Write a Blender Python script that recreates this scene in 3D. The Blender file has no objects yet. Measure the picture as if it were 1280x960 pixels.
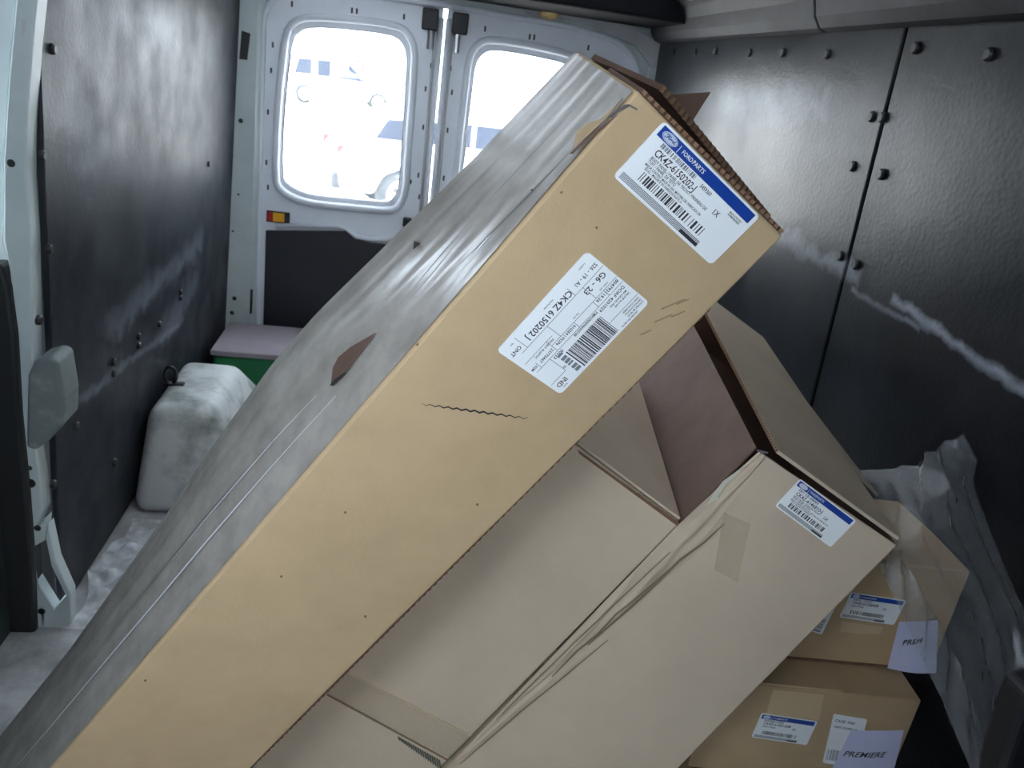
import bpy, bmesh, math, random
from mathutils import Vector, Matrix
random.seed(7)
V = Vector
sc = bpy.context.scene
COL = sc.collection

# ---------------------------------------------------------------- camera
F = 980.0                                    # focal length in pixels of the 1280x960 frame
H = 1.45                                     # camera height above the van floor
CAM = V((0, 0, H))
RM = Matrix(((0.98470718, 0.07564404, 0.15693865),
             (-0.11702904, -0.38011032, 0.91750768),
             (0.12905799, -0.92184278, -0.36544482)))     # world <- (right, down, forward)
cd = bpy.data.cameras.new('camera'); cam = bpy.data.objects.new('camera', cd); COL.objects.link(cam)
r, dn, fw = RM.col[0], RM.col[1], RM.col[2]
cam.matrix_world = Matrix(((r.x, -dn.x, -fw.x, 0), (r.y, -dn.y, -fw.y, 0), (r.z, -dn.z, -fw.z, H), (0, 0, 0, 1)))
cd.sensor_width = 36; cd.lens = F / 1280 * 36; cd.clip_start = 0.02; cd.clip_end = 300
cd.dof.use_dof = True; cd.dof.focus_distance = 1.05; cd.dof.aperture_fstop = 11
sc.camera = cam

# ---------------------------------------------------------------- daylight and exposure
w = bpy.data.worlds.new('sky'); sc.world = w; w.use_nodes = True
nt = w.node_tree; bg = nt.nodes['Background']
bg.inputs[0].default_value = (0.76, 0.88, 1.0, 1); bg.inputs[1].default_value = 15.0
sd = bpy.data.lights.new('sun', 'SUN'); sd.energy = 22; sd.angle = 0.009; sd.color = (1, .95, .86)
sun = bpy.data.objects.new('sun', sd); COL.objects.link(sun)
sun.rotation_euler = (math.radians(4), math.radians(24), 0)
vs = sc.view_settings
vs.view_transform = 'Standard'; vs.look = 'None'; vs.gamma = 1; vs.exposure = 0.0; vs.use_curve_mapping = False

# ---------------------------------------------------------------- rays (building aid: reads a photographed point onto a real plane)
def ray(p): return RM @ V(((p[0] - 640) / F, (p[1] - 480) / F, 1))
def onY(p, y): d = ray(p); return CAM + d * (y / d.y)
def onX(p, x): d = ray(p); return CAM + d * (x / d.x)
def onZ(p, z): d = ray(p); return CAM + d * ((z - H) / d.z)
def onP(p, o, n): d = ray(p); return CAM + d * ((o - CAM).dot(n) / d.dot(n))

# ---------------------------------------------------------------- materials
def srgb(r, g, b):
    f = lambda c: c / 12.92 if c <= .04045 else ((c + .055) / 1.055) ** 2.4
    return (f(r / 255), f(g / 255), f(b / 255), 1)
def mat(name, base, rough=.6, metal=0, spec=.5, var=.0, vscale=8, stretch=(1, 1, 1), bump=0, bscale=60, coat=0, base2=None, contrast=(.35, .7), detail=5):
    m = bpy.data.materials.new(name); m.use_nodes = True; t = m.node_tree; N = t.nodes; K = t.links
    b = N['Principled BSDF']
    b.inputs['Base Color'].default_value = base; b.inputs['Roughness'].default_value = rough
    b.inputs['Metallic'].default_value = metal; b.inputs['Specular IOR Level'].default_value = spec
    b.inputs['Coat Weight'].default_value = coat
    tc = N.new('ShaderNodeTexCoord'); mp = N.new('ShaderNodeMapping'); mp.inputs['Scale'].default_value = stretch
    K.new(tc.outputs['Object'], mp.inputs[0])
    if var or base2:
        no = N.new('ShaderNodeTexNoise'); no.inputs['Scale'].default_value = vscale; no.inputs['Detail'].default_value = detail
        no.inputs['Roughness'].default_value = .62
        K.new(mp.outputs[0], no.inputs['Vector'])
        rp = N.new('ShaderNodeMapRange'); rp.inputs[1].default_value = contrast[0]; rp.inputs[2].default_value = contrast[1]
        K.new(no.outputs['Fac'], rp.inputs[0])
        mx = N.new('ShaderNodeMix'); mx.data_type = 'RGBA'
        b2 = base2 or tuple(c * (1 - var) for c in base[:3]) + (1,)
        mx.inputs[6].default_value = base; mx.inputs[7].default_value = b2
        K.new(rp.outputs[0], mx.inputs[0]); K.new(mx.outputs[2], b.inputs['Base Color'])
    if bump:
        nb = N.new('ShaderNodeTexNoise'); nb.inputs['Scale'].default_value = bscale; nb.inputs['Detail'].default_value = 4
        K.new(mp.outputs[0], nb.inputs['Vector'])
        bp = N.new('ShaderNodeBump'); bp.inputs['Strength'].default_value = bump; bp.inputs['Distance'].default_value = .004
        K.new(nb.outputs['Fac'], bp.inputs['Height']); K.new(bp.outputs[0], b.inputs['Normal'])
    return m
def see_through(name, tint, opacity, rough=.1, gloss=.25, bump=0, streak=(1, 1, 1), translucent=.5):
    """thin clear film or pane: mostly lets light pass, part milky, part gloss"""
    m = bpy.data.materials.new(name); m.use_nodes = True; t = m.node_tree; N = t.nodes; K = t.links
    N.remove(N['Principled BSDF']); out = N['Material Output']
    tr = N.new('ShaderNodeBsdfTransparent'); tr.inputs[0].default_value = (1, 1, 1, 1)
    df = N.new('ShaderNodeBsdfDiffuse'); df.inputs[0].default_value = tint
    tl = N.new('ShaderNodeBsdfTranslucent'); tl.inputs[0].default_value = tint
    gl = N.new('ShaderNodeBsdfGlossy'); gl.inputs['Roughness'].default_value = rough; gl.inputs[0].default_value = (1, 1, 1, 1)
    m1 = N.new('ShaderNodeMixShader'); m1.inputs[0].default_value = translucent; K.new(df.outputs[0], m1.inputs[1]); K.new(tl.outputs[0], m1.inputs[2])
    m2 = N.new('ShaderNodeMixShader'); K.new(tr.outputs[0], m2.inputs[1]); K.new(m1.outputs[0], m2.inputs[2])
    m2.inputs[0].default_value = opacity
    m3 = N.new('ShaderNodeMixShader'); K.new(m2.outputs[0], m3.inputs[1]); K.new(gl.outputs[0], m3.inputs[2])
    fr = N.new('ShaderNodeLayerWeight'); fr.inputs['Blend'].default_value = .5
    pw = N.new('ShaderNodeMath'); pw.operation = 'POWER'; pw.inputs[1].default_value = 4; K.new(fr.outputs['Facing'], pw.inputs[0])
    mu = N.new('ShaderNodeMath'); mu.operation = 'MULTIPLY_ADD'; mu.inputs[1].default_value = gloss * .7; mu.inputs[2].default_value = gloss * .05; K.new(pw.outputs[0], mu.inputs[0])
    K.new(mu.outputs[0], m3.inputs[0]); K.new(m3.outputs[0], out.inputs[0])
    if bump:
        tc = N.new('ShaderNodeTexCoord'); mp = N.new('ShaderNodeMapping'); mp.inputs['Scale'].default_value = streak
        K.new(tc.outputs['Object'], mp.inputs[0])
        no = N.new('ShaderNodeTexNoise'); no.inputs['Scale'].default_value = 22; no.inputs['Detail'].default_value = 5; K.new(mp.outputs[0], no.inputs['Vector'])
        bp = N.new('ShaderNodeBump'); bp.inputs['Strength'].default_value = bump; bp.inputs['Distance'].default_value = .01
        K.new(no.outputs['Fac'], bp.inputs['Height'])
        for s in (gl, df, fr): K.new(bp.outputs[0], s.inputs['Normal'])
        rg = N.new('ShaderNodeMapRange'); rg.inputs[1].default_value = .4; rg.inputs[2].default_value = .75
        rg.inputs[3].default_value = opacity * .6; rg.inputs[4].default_value = min(1, opacity * 1.7)
        K.new(no.outputs['Fac'], rg.inputs[0]); K.new(rg.outputs[0], m2.inputs[0])
    return m

def wall_lining(name, smears, dark=(.014, .017, .022, 1), light=(.028, .031, .037, 1), spec=.12, ro=(.36, .54)):
    """dark grey moulded lining: fine dimple relief, dusty smears that lie along given lines (y,z)-(y,z)"""
    m = mat(name, dark, rough=.42, base2=light, vscale=5, contrast=(.4, .72), spec=spec)
    t = m.node_tree; N = t.nodes; K = t.links; b = N['Principled BSDF']
    tc = N.new('ShaderNodeTexCoord')
    vo = N.new('ShaderNodeTexVoronoi'); vo.inputs['Scale'].default_value = 85; K.new(tc.outputs['Object'], vo.inputs['Vector'])
    bp = N.new('ShaderNodeBump'); bp.inputs['Strength'].default_value = .09; bp.inputs['Distance'].default_value = .003
    K.new(vo.outputs['Distance'], bp.inputs['Height']); K.new(bp.outputs[0], b.inputs['Normal'])
    sx = N.new('ShaderNodeSeparateXYZ'); K.new(tc.outputs['Object'], sx.inputs[0])
    no = N.new('ShaderNodeTexNoise'); no.inputs['Scale'].default_value = 14; no.inputs['Detail'].default_value = 7; K.new(tc.outputs['Object'], no.inputs['Vector'])
    # roughness wear
    rr = N.new('ShaderNodeMapRange'); rr.inputs[1].default_value = .35; rr.inputs[2].default_value = .7; rr.inputs[3].default_value = ro[0]; rr.inputs[4].default_value = ro[1]
    n2 = N.new('ShaderNodeTexNoise'); n2.inputs['Scale'].default_value = 6; n2.inputs['Detail'].default_value = 8; K.new(tc.outputs['Object'], n2.inputs['Vector'])
    K.new(n2.outputs['Fac'], rr.inputs[0]); K.new(rr.outputs[0], b.inputs['Roughness'])
    prev = [l.from_socket for l in t.links if l.to_socket == b.inputs['Base Color']][0]
    def M(op, a, c=None):
        n = N.new('ShaderNodeMath'); n.operation = op
        for i, v in enumerate((a, c)):
            if v is None: continue
            if isinstance(v, (int, float)): n.inputs[i].default_value = v
            else: K.new(v, n.inputs[i])
        return n.outputs[0]
    for (y0, z0, y1, z1, wd, amt) in smears:
        ln = math.hypot(y1 - y0, z1 - z0); ux, uz = (y1 - y0) / ln, (z1 - z0) / ln
        dy = M('SUBTRACT', sx.outputs['Y'], y0); dz = M('SUBTRACT', sx.outputs['Z'], z0)
        al = M('ADD', M('MULTIPLY', dy, ux), M('MULTIPLY', dz, uz))
        ac = M('SUBTRACT', M('MULTIPLY', dy, -uz), M('MULTIPLY', dz, -ux))
        ac = M('ADD', ac, M('MULTIPLY', M('SUBTRACT', no.outputs['Fac'], .5), wd * 3))
        over = M('SUBTRACT', M('ABSOLUTE', M('SUBTRACT', al, ln / 2)), ln / 2 - wd)
        d = M('MAXIMUM', M('ABSOLUTE', ac), over)
        mr = N.new('ShaderNodeMapRange'); mr.inputs[1].default_value = wd; mr.inputs[2].default_value = wd * .15; mr.inputs[3].default_value = 0; mr.inputs[4].default_value = amt
        K.new(d, mr.inputs[0])
        k = M('MULTIPLY', mr.outputs[0], no.outputs['Fac'])
        mx = N.new('ShaderNodeMix'); mx.data_type = 'RGBA'; mx.inputs[7].default_value = (.42, .45, .52, 1)
        K.new(k, mx.inputs[0]); K.new(prev, mx.inputs[6]); prev = mx.outputs[2]
    K.new(prev, b.inputs['Base Color'])
    return m

KRAFT = mat('kraft_board', srgb(196, 168, 130), .72, base2=srgb(180, 153, 117), vscale=5, bump=.10, bscale=220, stretch=(1, 1, 1))
KRAFT2 = mat('kraft_board_greyer', srgb(204, 184, 160), .70, base2=srgb(190, 171, 149), vscale=4, bump=.12, bscale=160)
KRAFT_IN_SHADE = mat('kraft_inside_shaded', srgb(110, 84, 70), .85, base2=srgb(94, 72, 61), vscale=9, bump=.1)  # brown inner board, darkened so the colour also carries shade
KRAFT_EDGE = mat('kraft_cut_edge', srgb(128, 96, 72), .9, base2=srgb(104, 76, 56), vscale=90)
FILM = mat('stretch_film_wrap', srgb(176, 168, 160), .20, base2=srgb(150, 142, 135), vscale=18, stretch=(1, 1, 1), bump=.06, bscale=40)
LABELW = mat('label_paper', (.90, .91, .91, 1), .45)
NOTE = mat('note_paper', srgb(212, 212, 240), .7)
INK = mat('black_ink', (.03, .03, .035, 1), .6)
INKG = mat('grey_ink', (.20, .215, .24, 1), .6)
BLUE = mat('label_blue', srgb(28, 66, 152), .35)
SILVER = mat('logo_silver', (.62, .66, .74, 1), .4)
MARKER = mat('marker_ink', (.02, .016, .014, 1), .7)
PAINT = mat('white_van_paint', srgb(232, 236, 244), .38, var=.08, vscale=6)
PAINTG = mat('pale_pillar_paint', srgb(196, 206, 206), .42, var=.15, vscale=5)
HEADER = mat('grey_header_trim', srgb(188, 188, 192), .55, var=.2, vscale=7)
DARKROOF = mat('black_headliner', (.006, .0065, .008, 1), .9, spec=.1)
BLACK = mat('black_plastic', (.015, .015, .018, 1), .5, var=.2)
RUBBER = mat('black_rubber', (.012, .013, .014, 1), .6)
LINER = mat('black_door_lining', (.020, .021, .030, 1), .42, var=.3, vscale=4)
COVE = mat('cove_grey', srgb(52, 51, 54), .55, spec=.2, var=.45, vscale=9)
FLOORM = mat('dusty_floor', srgb(172, 172, 172), .8, base2=srgb(120, 120, 120), vscale=9, bump=.2)
ARCH = mat('dusty_wheel_arch', srgb(186, 188, 186), .6, base2=srgb(98, 104, 98), vscale=6, contrast=(.45, .72), bump=.15)
METAL = mat('zinc_metal', (.55, .55, .56, 1), .35, metal=.9)
GREYP = mat('dusty_grey_plastic', srgb(104, 112, 112), .7, base2=srgb(150, 152, 146), vscale=14, contrast=(.5, .8))
GREEN = mat('green_plastic', srgb(18, 110, 62), .5)
PINKG = mat('greyed_lid', srgb(150, 140, 148), .7, var=.2)
ORANGE = mat('orange_lens', srgb(235, 170, 40), .3)
REDL = mat('red_lens', (.5, .035, .03, 1), .4, spec=.2)
AMBER = mat('old_lamp_lens', srgb(190, 160, 90), .5, var=.4, vscale=30)
DARKGREEN = mat('dark_door_trim', srgb(52, 62, 60), .5, var=.3)
PLASTIC = see_through('clear_polythene', (.50, .53, .56, 1), .22, rough=.30, gloss=.8, bump=0, streak=(1.5, 1.5, .5))
PLASTIC2 = see_through('milky_polythene', (.85, .86, .88, 1), .75, rough=.35, gloss=.5, bump=.5)
KTAPE = mat('kraft_tape', srgb(206, 180, 142), .35)
TAPE = see_through('packing_tape', (.60, .50, .36, 1), .08, rough=.3, gloss=.3)
GLASS = see_through('window_glass', (.8, .9, 1, 1), .03, rough=.02, gloss=1.0)
GROUND = mat('parking_concrete', srgb(196, 192, 186), .9, var=.12, vscale=.6)

# ---------------------------------------------------------------- building helpers
def ob(name, verts, faces, m, parent=None, smooth=False, bevel=0, origin=None, seg=2):
    """one mesh object; verts in world metres, stored relative to the thing's origin"""
    o0 = V(parent['_o']) if parent is not None else V(origin) if origin is not None else V((0, 0, 0))
    me = bpy.data.meshes.new(name); me.from_pydata([tuple(V(v) - o0) for v in verts], [], faces); me.update()
    bm = bmesh.new(); bm.from_mesh(me); bmesh.ops.recalc_face_normals(bm, faces=bm.faces); bm.to_mesh(me); bm.free()
    me.materials.append(m)
    if smooth:
        for p in me.polygons: p.use_smooth = True
    o = bpy.data.objects.new(name, me); COL.objects.link(o)
    if parent is not None:
        o.parent = parent; o['_o'] = parent['_o']
    else:
        o.location = o0; o['_o'] = tuple(o0)
    if bevel:
        b = o.modifiers.new('bevel', 'BEVEL'); b.width = bevel; b.segments = seg; b.limit_method = 'ANGLE'; b.angle_limit = .6
    return o
def thing(name, label, cat, loc=(0, 0, 0), group=None):
    o = bpy.data.objects.new(name, None); COL.objects.link(o); o.location = loc; o['_o'] = tuple(loc)
    o.empty_display_size = .1
    o['label'] = label; o['category'] = cat
    if group: o['group'] = group
    return o
def tag(o, label, cat, group=None):
    o['label'] = label; o['category'] = cat
    if group: o['group'] = group
    return o
def struct(o, label=None):
    o['kind'] = 'structure'
    if label: o['label'] = label
    return o
HF = [(0, 1, 2, 3), (7, 6, 5, 4), (0, 4, 5, 1), (1, 5, 6, 2), (2, 6, 7, 3), (3, 7, 4, 0)]
def hexa(q, e):
    """quad q swept by vector e"""
    q = [V(p) for p in q]; e = V(e); return q + [p + e for p in q], HF
def boxv(x0, x1, y0, y1, z0, z1):
    return hexa([(x0, y0, z0), (x1, y0, z0), (x1, y0, z1), (x0, y0, z1)], (0, y1 - y0, 0))
def prism(poly, e):
    n = len(poly); poly = [V(p) for p in poly]; e = V(e)
    return poly + [p + e for p in poly], [tuple(range(n)), tuple(range(2 * n - 1, n - 1, -1))] + [(i, (i + 1) % n, n + (i + 1) % n, n + i) for i in range(n)]
def join(*parts):
    vs_, fs = [], []
    for v, f in parts:
        k = len(vs_); vs_ += list(v); fs += [tuple(i + k for i in q) for q in f]
    return vs_, fs
def tube(pts, r, n=8, closed=False, rads=None):
    pts = [V(p) for p in pts]; vs_, fs = [], []; m = len(pts)
    for i, p in enumerate(pts):
        a = pts[(i - 1) % m] if closed or i else p; b = pts[(i + 1) % m] if closed or i < m - 1 else p
        t = (b - a).normalized(); u = t.cross(V((.31, .2, .93))).normalized(); v = t.cross(u)
        rr = rads[i] if rads else r
        vs_ += [p + (u * math.cos(k * 2 * math.pi / n) + v * math.sin(k * 2 * math.pi / n)) * rr for k in range(n)]
    for i in range(m if closed else m - 1):
        j = (i + 1) % m
        fs += [(i * n + k, i * n + (k + 1) % n, j * n + (k + 1) % n, j * n + k) for k in range(n)]
    if not closed: fs += [tuple(range(n)), tuple(range((m - 1) * n, m * n))]
    return vs_, fs
def disc(c, nrm, r, h, n=14, dome=.0):
    c = V(c); nrm = V(nrm).normalized(); u = nrm.cross(V((.3, .2, .9))).normalized(); v = nrm.cross(u)
    vs_ = []
    for rr, hh in ((r, 0), (r, h * .6), (r * .72, h)):
        vs_ += [c + (u * math.cos(k * 2 * math.pi / n) + v * math.sin(k * 2 * math.pi / n)) * rr + nrm * hh for k in range(n)]
    fs = [tuple(range(n)), tuple(range(2 * n, 3 * n))]
    for a in (0, n): fs += [(a + k, a + (k + 1) % n, a + n + (k + 1) % n, a + n + k) for k in range(n)]
    return vs_, fs
def gridv(fn, nu, nv):
    vs_ = [fn(i / nu, j / nv) for j in range(nv + 1) for i in range(nu + 1)]
    fs = [(j * (nu + 1) + i, j * (nu + 1) + i + 1, (j + 1) * (nu + 1) + i + 1, (j + 1) * (nu + 1) + i) for j in range(nv) for i in range(nu)]
    return vs_, fs
def ringpoly(outer, hole, e, c, n=96):
    """flat sheet with a hole (both loops star-shaped about c), in a plane of constant y, given depth e"""
    def hit(loop, a):
        d = V((math.cos(a), 0, math.sin(a))); best = None
        for i in range(len(loop)):
            p, q = loop[i] - c, loop[(i + 1) % len(loop)] - c
            s = q - p; den = d.x * s.z - d.z * s.x
            if abs(den) < 1e-12: continue
            t = (p.x * s.z - p.z * s.x) / den; k = (p.x * d.z - p.z * d.x) / den
            if t > 0 and -1e-6 <= k <= 1 + 1e-6: best = t if best is None else max(best, t)
        return c + d * best
    angs = sorted([2 * math.pi * i / n for i in range(n)] + [math.atan2(p.z - c.z, p.x - c.x) % (2 * math.pi) for p in outer])
    m = len(angs); o = [hit(outer, a) for a in angs]; h = [hit(hole, a) for a in angs]; e = V(e)
    vs_ = o + h + [p + e for p in o] + [p + e for p in h]; fs = []
    for i in range(m):
        j = (i + 1) % m
        fs += [(i, j, m + j, m + i), (2 * m + i, 3 * m + i, 3 * m + j, 2 * m + j), (m + i, m + j, 3 * m + j, 3 * m + i), (i, 2 * m + i, 2 * m + j, j)]
    return vs_, fs
def smoothloop(loop, it=2):
    for _ in range(it):
        out = []
        for i in range(len(loop)):
            a, b = loop[i], loop[(i + 1) % len(loop)]
            out += [a * .75 + b * .25, a * .25 + b * .75]
        loop = out
    return loop

# text: built-in font outlines, gathered per label and turned into one flat mesh
def text_mesh(items):
    """items: (string, x, y, size, align, shear, rot) in label coordinates -> verts, faces (flat, z=0)"""
    obs = []
    for (s, x, y, size, al, sh, rot, xs) in items:
        cu = bpy.data.curves.new('t', 'FONT'); cu.body = s; cu.size = size; cu.align_x = al; cu.shear = sh; cu.resolution_u = 2; cu.offset = size * .014
        o = bpy.data.objects.new('t', cu); COL.objects.link(o); obs.append((o, cu, x, y, rot, xs))
    dg = bpy.context.evaluated_depsgraph_get(); dg.update()
    vs_, fs = [], []
    for o, cu, x, y, rot, xs in obs:
        me = bpy.data.meshes.new_from_object(o.evaluated_get(dg)); k = len(vs_); ca, sa = math.cos(rot), math.sin(rot)
        vs_ += [V((x + (v.co.x * xs) * ca - v.co.y * sa, y + (v.co.x * xs) * sa + v.co.y * ca, 0)) for v in me.vertices]
        fs += [tuple(i + k for i in p.vertices) for p in me.polygons]
        bpy.data.meshes.remove(me)
    for o, cu, *_ in obs: bpy.data.objects.remove(o); bpy.data.curves.remove(cu)
    return vs_, fs
def T(s, x, y, size, al='LEFT', sh=0, rot=0, xs=1): return (s, x, y, size, al, sh, rot, xs)
class Frame:
    """flat frame of a label: o lower left corner, X reading direction, Y up, N towards the viewer"""
    def __init__(s, o, X, Y, lift=.0006):
        s.o, s.X, s.Y = V(o), V(X).normalized(), V(Y).normalized(); s.N = s.X.cross(s.Y).normalized(); s.lift = lift
    def __call__(s, x, y, z=0): return s.o + s.X * x + s.Y * y + s.N * (z + s.lift)
    def rect(s, x0, x1, y0, y1, z): return [s(x0, y0, z), s(x1, y0, z), s(x1, y1, z), s(x0, y1, z)], [(0, 1, 2, 3)]
    def rrect(s, W, Hh, r, z0, z1, wob=None):
        pts = []
        for cx, cy, a0 in ((W - r, Hh - r, 0), (r, Hh - r, 90), (r, r, 180), (W - r, r, 270)):
            for k in range(6):
                a = math.radians(a0 + k * 18); pts.append((cx + r * math.cos(a), cy + r * math.sin(a)))
        return prism([s(x, y, z0) for x, y in pts], s.N * (z1 - z0))
    def oval(s, cx, cy, a, b, z, n=28): return [s(cx + a * math.cos(k * 2 * math.pi / n), cy + b * math.sin(k * 2 * math.pi / n), z) for k in range(n)], [tuple(range(n))]
    def flat(s, vf, z): return [s(v.x, v.y, z) for v in vf[0]], vf[1]
    def stroke(s, pts, wd, z):
        vs_, fs = [], []
        for i, (x, y) in enumerate(pts):
            a, b = pts[max(0, i - 1)], pts[min(len(pts) - 1, i + 1)]
            dx, dy = b[0] - a[0], b[1] - a[1]; l = math.hypot(dx, dy) or 1; nx, ny = -dy / l * wd / 2, dx / l * wd / 2
            vs_ += [s(x + nx, y + ny, z), s(x - nx, y - ny, z)]
            if i: k = 2 * i; fs.append((k - 2, k - 1, k + 1, k))
        return vs_, fs
def bars(fr, x0, x1, y0, y1, z, seed, n, vertical=True, fill=.5):
    rnd = random.Random(seed); parts = []; x = x0; u = (x1 - x0) / n
    while x < x1 - u:
        wd = u * rnd.choice((.6, .9, 1.4, 2)); 
        if rnd.random() < .96: parts.append(fr.rect(x, min(x1, x + wd), y0, y1, z) if vertical else fr.rect(y0, y1, x, min(x1, x + wd), z))
        x += wd + u * rnd.choice((.5, .8, 1.2, 1.6))
    return join(*parts)

FORD = [  # script strokes of the oval emblem, unit box
    [(-.62, .10), (-.66, .34), (-.40, .46), (-.12, .36), (.02, .44)],
    [(-.30, .42), (-.36, .10), (-.46, -.22), (-.62, -.36), (-.76, -.28), (-.74, -.14)],
    [(-.52, .08), (-.22, .12)],
    [(-.06, .10), (-.20, .04), (-.22, -.16), (-.08, -.22), (.04, -.06), (-.02, .10), (.10, .04), (.16, .08)],
    [(.16, .08), (.20, .12), (.16, -.20)], [(.18, -.04), (.26, .10), (.34, .08)],
    [(.62, .06), (.48, .10), (.38, -.06), (.44, -.22), (.58, -.14), (.64, .06), (.76, .46), (.66, .10), (.60, -.14), (.70, -.22), (.82, -.10)]]
def parts_label(root, fr, W, Hh, number, lines, seed, small=False, blank=None):
    """blue-banded parts label: carton > label > band, emblem, print"""
    lb = ob('parts_label', *fr.rrect(W, Hh, .06 * W * .6, -.0004, .0004), LABELW, root)
    lb['label'] = 'white parts label with blue band'
    z = .0007; by0 = Hh * .80
    ob('blue_band', *fr.rect(.025 * W, .965 * W, by0, .965 * Hh, z), BLUE, lb)
    cx, cy, a, b = .115 * W, (by0 + .965 * Hh) / 2, .068 * W, .066 * Hh
    ob('emblem_oval', *fr.oval(cx, cy, a, b * 1.05, z + .0002), SILVER, lb)
    if not small:
        ob('emblem_inner', *fr.oval(cx, cy, a * .9, b * .9, z + .0003), BLUE, lb)
        ob('emblem_ring', *fr.oval(cx, cy, a * .86, b * .84, z + .00035), SILVER, lb)
        st = [fr.stroke([(cx + x * a * .86, cy + y * b * 1.05) for x, y in s], .0009, z + .0005) for s in FORD]
        ob('emblem_script', *join(*st), BLUE, lb)
    it = [T('|', .20 * W, cy - .04 * Hh, .12 * Hh), T('FORD', .235 * W, cy - .03 * Hh, .085 * Hh), T('PARTS', .235 * W + .105 * W, cy - .03 * Hh, .09 * Hh)]
    ob('band_lettering', *fr.flat(text_mesh(it), z + .0003), LABELW, lb)
    ob('upper_barcode', *bars(fr, .10 * W, .44 * W, .715 * Hh, .785 * Hh, z, seed, 46), INKG, lb)
    it = [T(number, .10 * W, .585 * Hh, .145 * Hh, xs=.88)] + [T(s, x * W, y * Hh, sz * Hh, xs=xs) for s, x, y, sz, xs in lines]
    ob('lettering', *fr.flat(text_mesh(it), z), INK, lb)
    ob('lower_barcode', *bars(fr, .14 * W, .76 * W, .19 * Hh, .33 * Hh, z, seed + 1, 62), INK, lb)
    ob('small_print_band', *join(*[fr.rect(.03 * W, .80 * W, (.045 + k * .021) * Hh, (.0585 + k * .021) * Hh, z) for k in range(5)]), INKG, lb)
    ob('small_print_end', *fr.rect(.62 * W, .80 * W, .045 * Hh, .10 * Hh, z + .0002), INK, lb)
    return lb

# ================================================================ THE VAN
YR = 3.734
def xl(z): return -.785 + .045 * z           # inner face of left lining
def xr(z): return 1.150 - .040 * z           # inner face of right lining
Y0 = -1.40                                   # front of the cab
ROOF = 1.80
floor = struct(ob('floor', *boxv(-.95, 1.30, Y0, YR + .02, -.05, 0), FLOORM))
ceiling = struct(thing('ceiling', 'white ribbed roof with added fill-light panel and black rear cover', 'ceiling')); del ceiling['category']
ob('roof_skin', *join(boxv(-.95, 1.30, Y0, 1.70, ROOF, ROOF + .04), boxv(-.95, 1.30, 3.18, YR + .02, ROOF, ROOF + .04), boxv(-.95, -.60, 1.70, 3.18, ROOF, ROOF + .04), boxv(.98, 1.30, 1.70, 3.18, ROOF, ROOF + .04)), PAINT, ceiling)
ROOF_FILL = bpy.data.materials.new('added_fill_panel'); ROOF_FILL.use_nodes = True  # added panel, lets daylight through the roof to brighten the rear
_n = ROOF_FILL.node_tree.nodes; _n.remove(_n['Principled BSDF']); _a = _n.new('ShaderNodeBsdfTranslucent'); _a.inputs[0].default_value = (.085, .088, .093, 1)
_b = _n.new('ShaderNodeBsdfDiffuse'); _b.inputs[0].default_value = (.7, .72, .72, 1); _c = _n.new('ShaderNodeAddShader')
for _k, _s in enumerate((_a, _b)): ROOF_FILL.node_tree.links.new(_s.outputs[0], _c.inputs[_k])
ROOF_FILL.node_tree.links.new(_c.outputs[0], _n['Material Output'].inputs[0])
ob('added_roof_fill', [(-.61, 1.69, ROOF + .01), (.99, 1.69, ROOF + .01), (.99, 3.19, ROOF + .01), (-.61, 3.19, ROOF + .01)], [(0, 1, 2, 3)], ROOF_FILL, ceiling)
ob('rear_cover', *boxv(.10, 1.07, 3.22, YR - .035, ROOF - .090, ROOF - .002), DARKROOF, ceiling, bevel=.012)
for y in (.9, 1.7, 2.45, 3.0):
    ob('roof_rib', *boxv(-.70, 1.08, y, y + .07, ROOF - .022, ROOF - .001), PAINTG, ceiling, bevel=.006)
for x0_, x1_ in ((.62, .72), (.84, .90), (-.45, -.38)):
    ob('roof_rail', *boxv(x0_, x1_, .2, 3.0, ROOF - .03, ROOF - .022), PAINTG, ceiling, bevel=.004)

# right wall: lining panels with a seam, push pins, grey cove above
RW = thing('wall_right', 'dark grey lined right side wall with push pins', 'wall'); del RW['category']; struct(RW)
def side_panel(root, name, y0, y1, z0, z1, xf, out, m, bevel=.004):
    q = [V((xf(z0), y0, z0)), V((xf(z0), y1, z0)), V((xf(z1), y1, z1)), V((xf(z1), y0, z1))]
    return ob(name, *hexa(q, (out, 0, 0)), m, root, bevel=bevel)
nR = V((-1, 0, -.04)).normalized()
def onR(p): return onP(p, V((xr(0), 0, 0)), nR)
nL = V((1, 0, -.045)).normalized()
def onL(p): return onP(p, V((xl(0), 0, 0)), nL)
def sm(f, p, q, wd, amt): a, b = f(p), f(q); return (a.y, a.z, b.y, b.z, wd, amt)
MR = wall_lining('dark_wall_lining_right', [sm(onR, (945, 275), (1075, 352), .030, .55), sm(onR, (1062, 362), (1150, 412), .010, .5), sm(onR, (1112, 372), (1300, 505), .016, .9), sm(onR, (905, 130), (1040, 130), .06, .25)], (.008, .009, .011, 1), (.020, .021, .026, 1), .24, (.28, .37))
ML = wall_lining('dark_wall_lining_left', [sm(onL, (130, 420), (255, 300), .06, .28), sm(onL, (200, 420), (250, 350), .09, .26), sm(onL, (60, 530), (230, 400), .02, .35), sm(onL, (80, 100), (130, 220), .10, .25)])
side_panel(RW, 'outer_skin', -.10, YR, 0, ROOF, lambda z: xr(z) + .02, .04, BLACK, 0)
side_panel(RW, 'cab_door_lower', Y0, -.10, 0, 1.12, lambda z: xr(z) + .02, .04, BLACK, 0)
side_panel(RW, 'cab_door_upper', Y0, -.10, 1.62, ROOF, lambda z: xr(z) + .02, .04, BLACK, 0)
s0, s1 = onR((1113, 47)), onR((1060, 345))
ys = s1.y + .02
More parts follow.
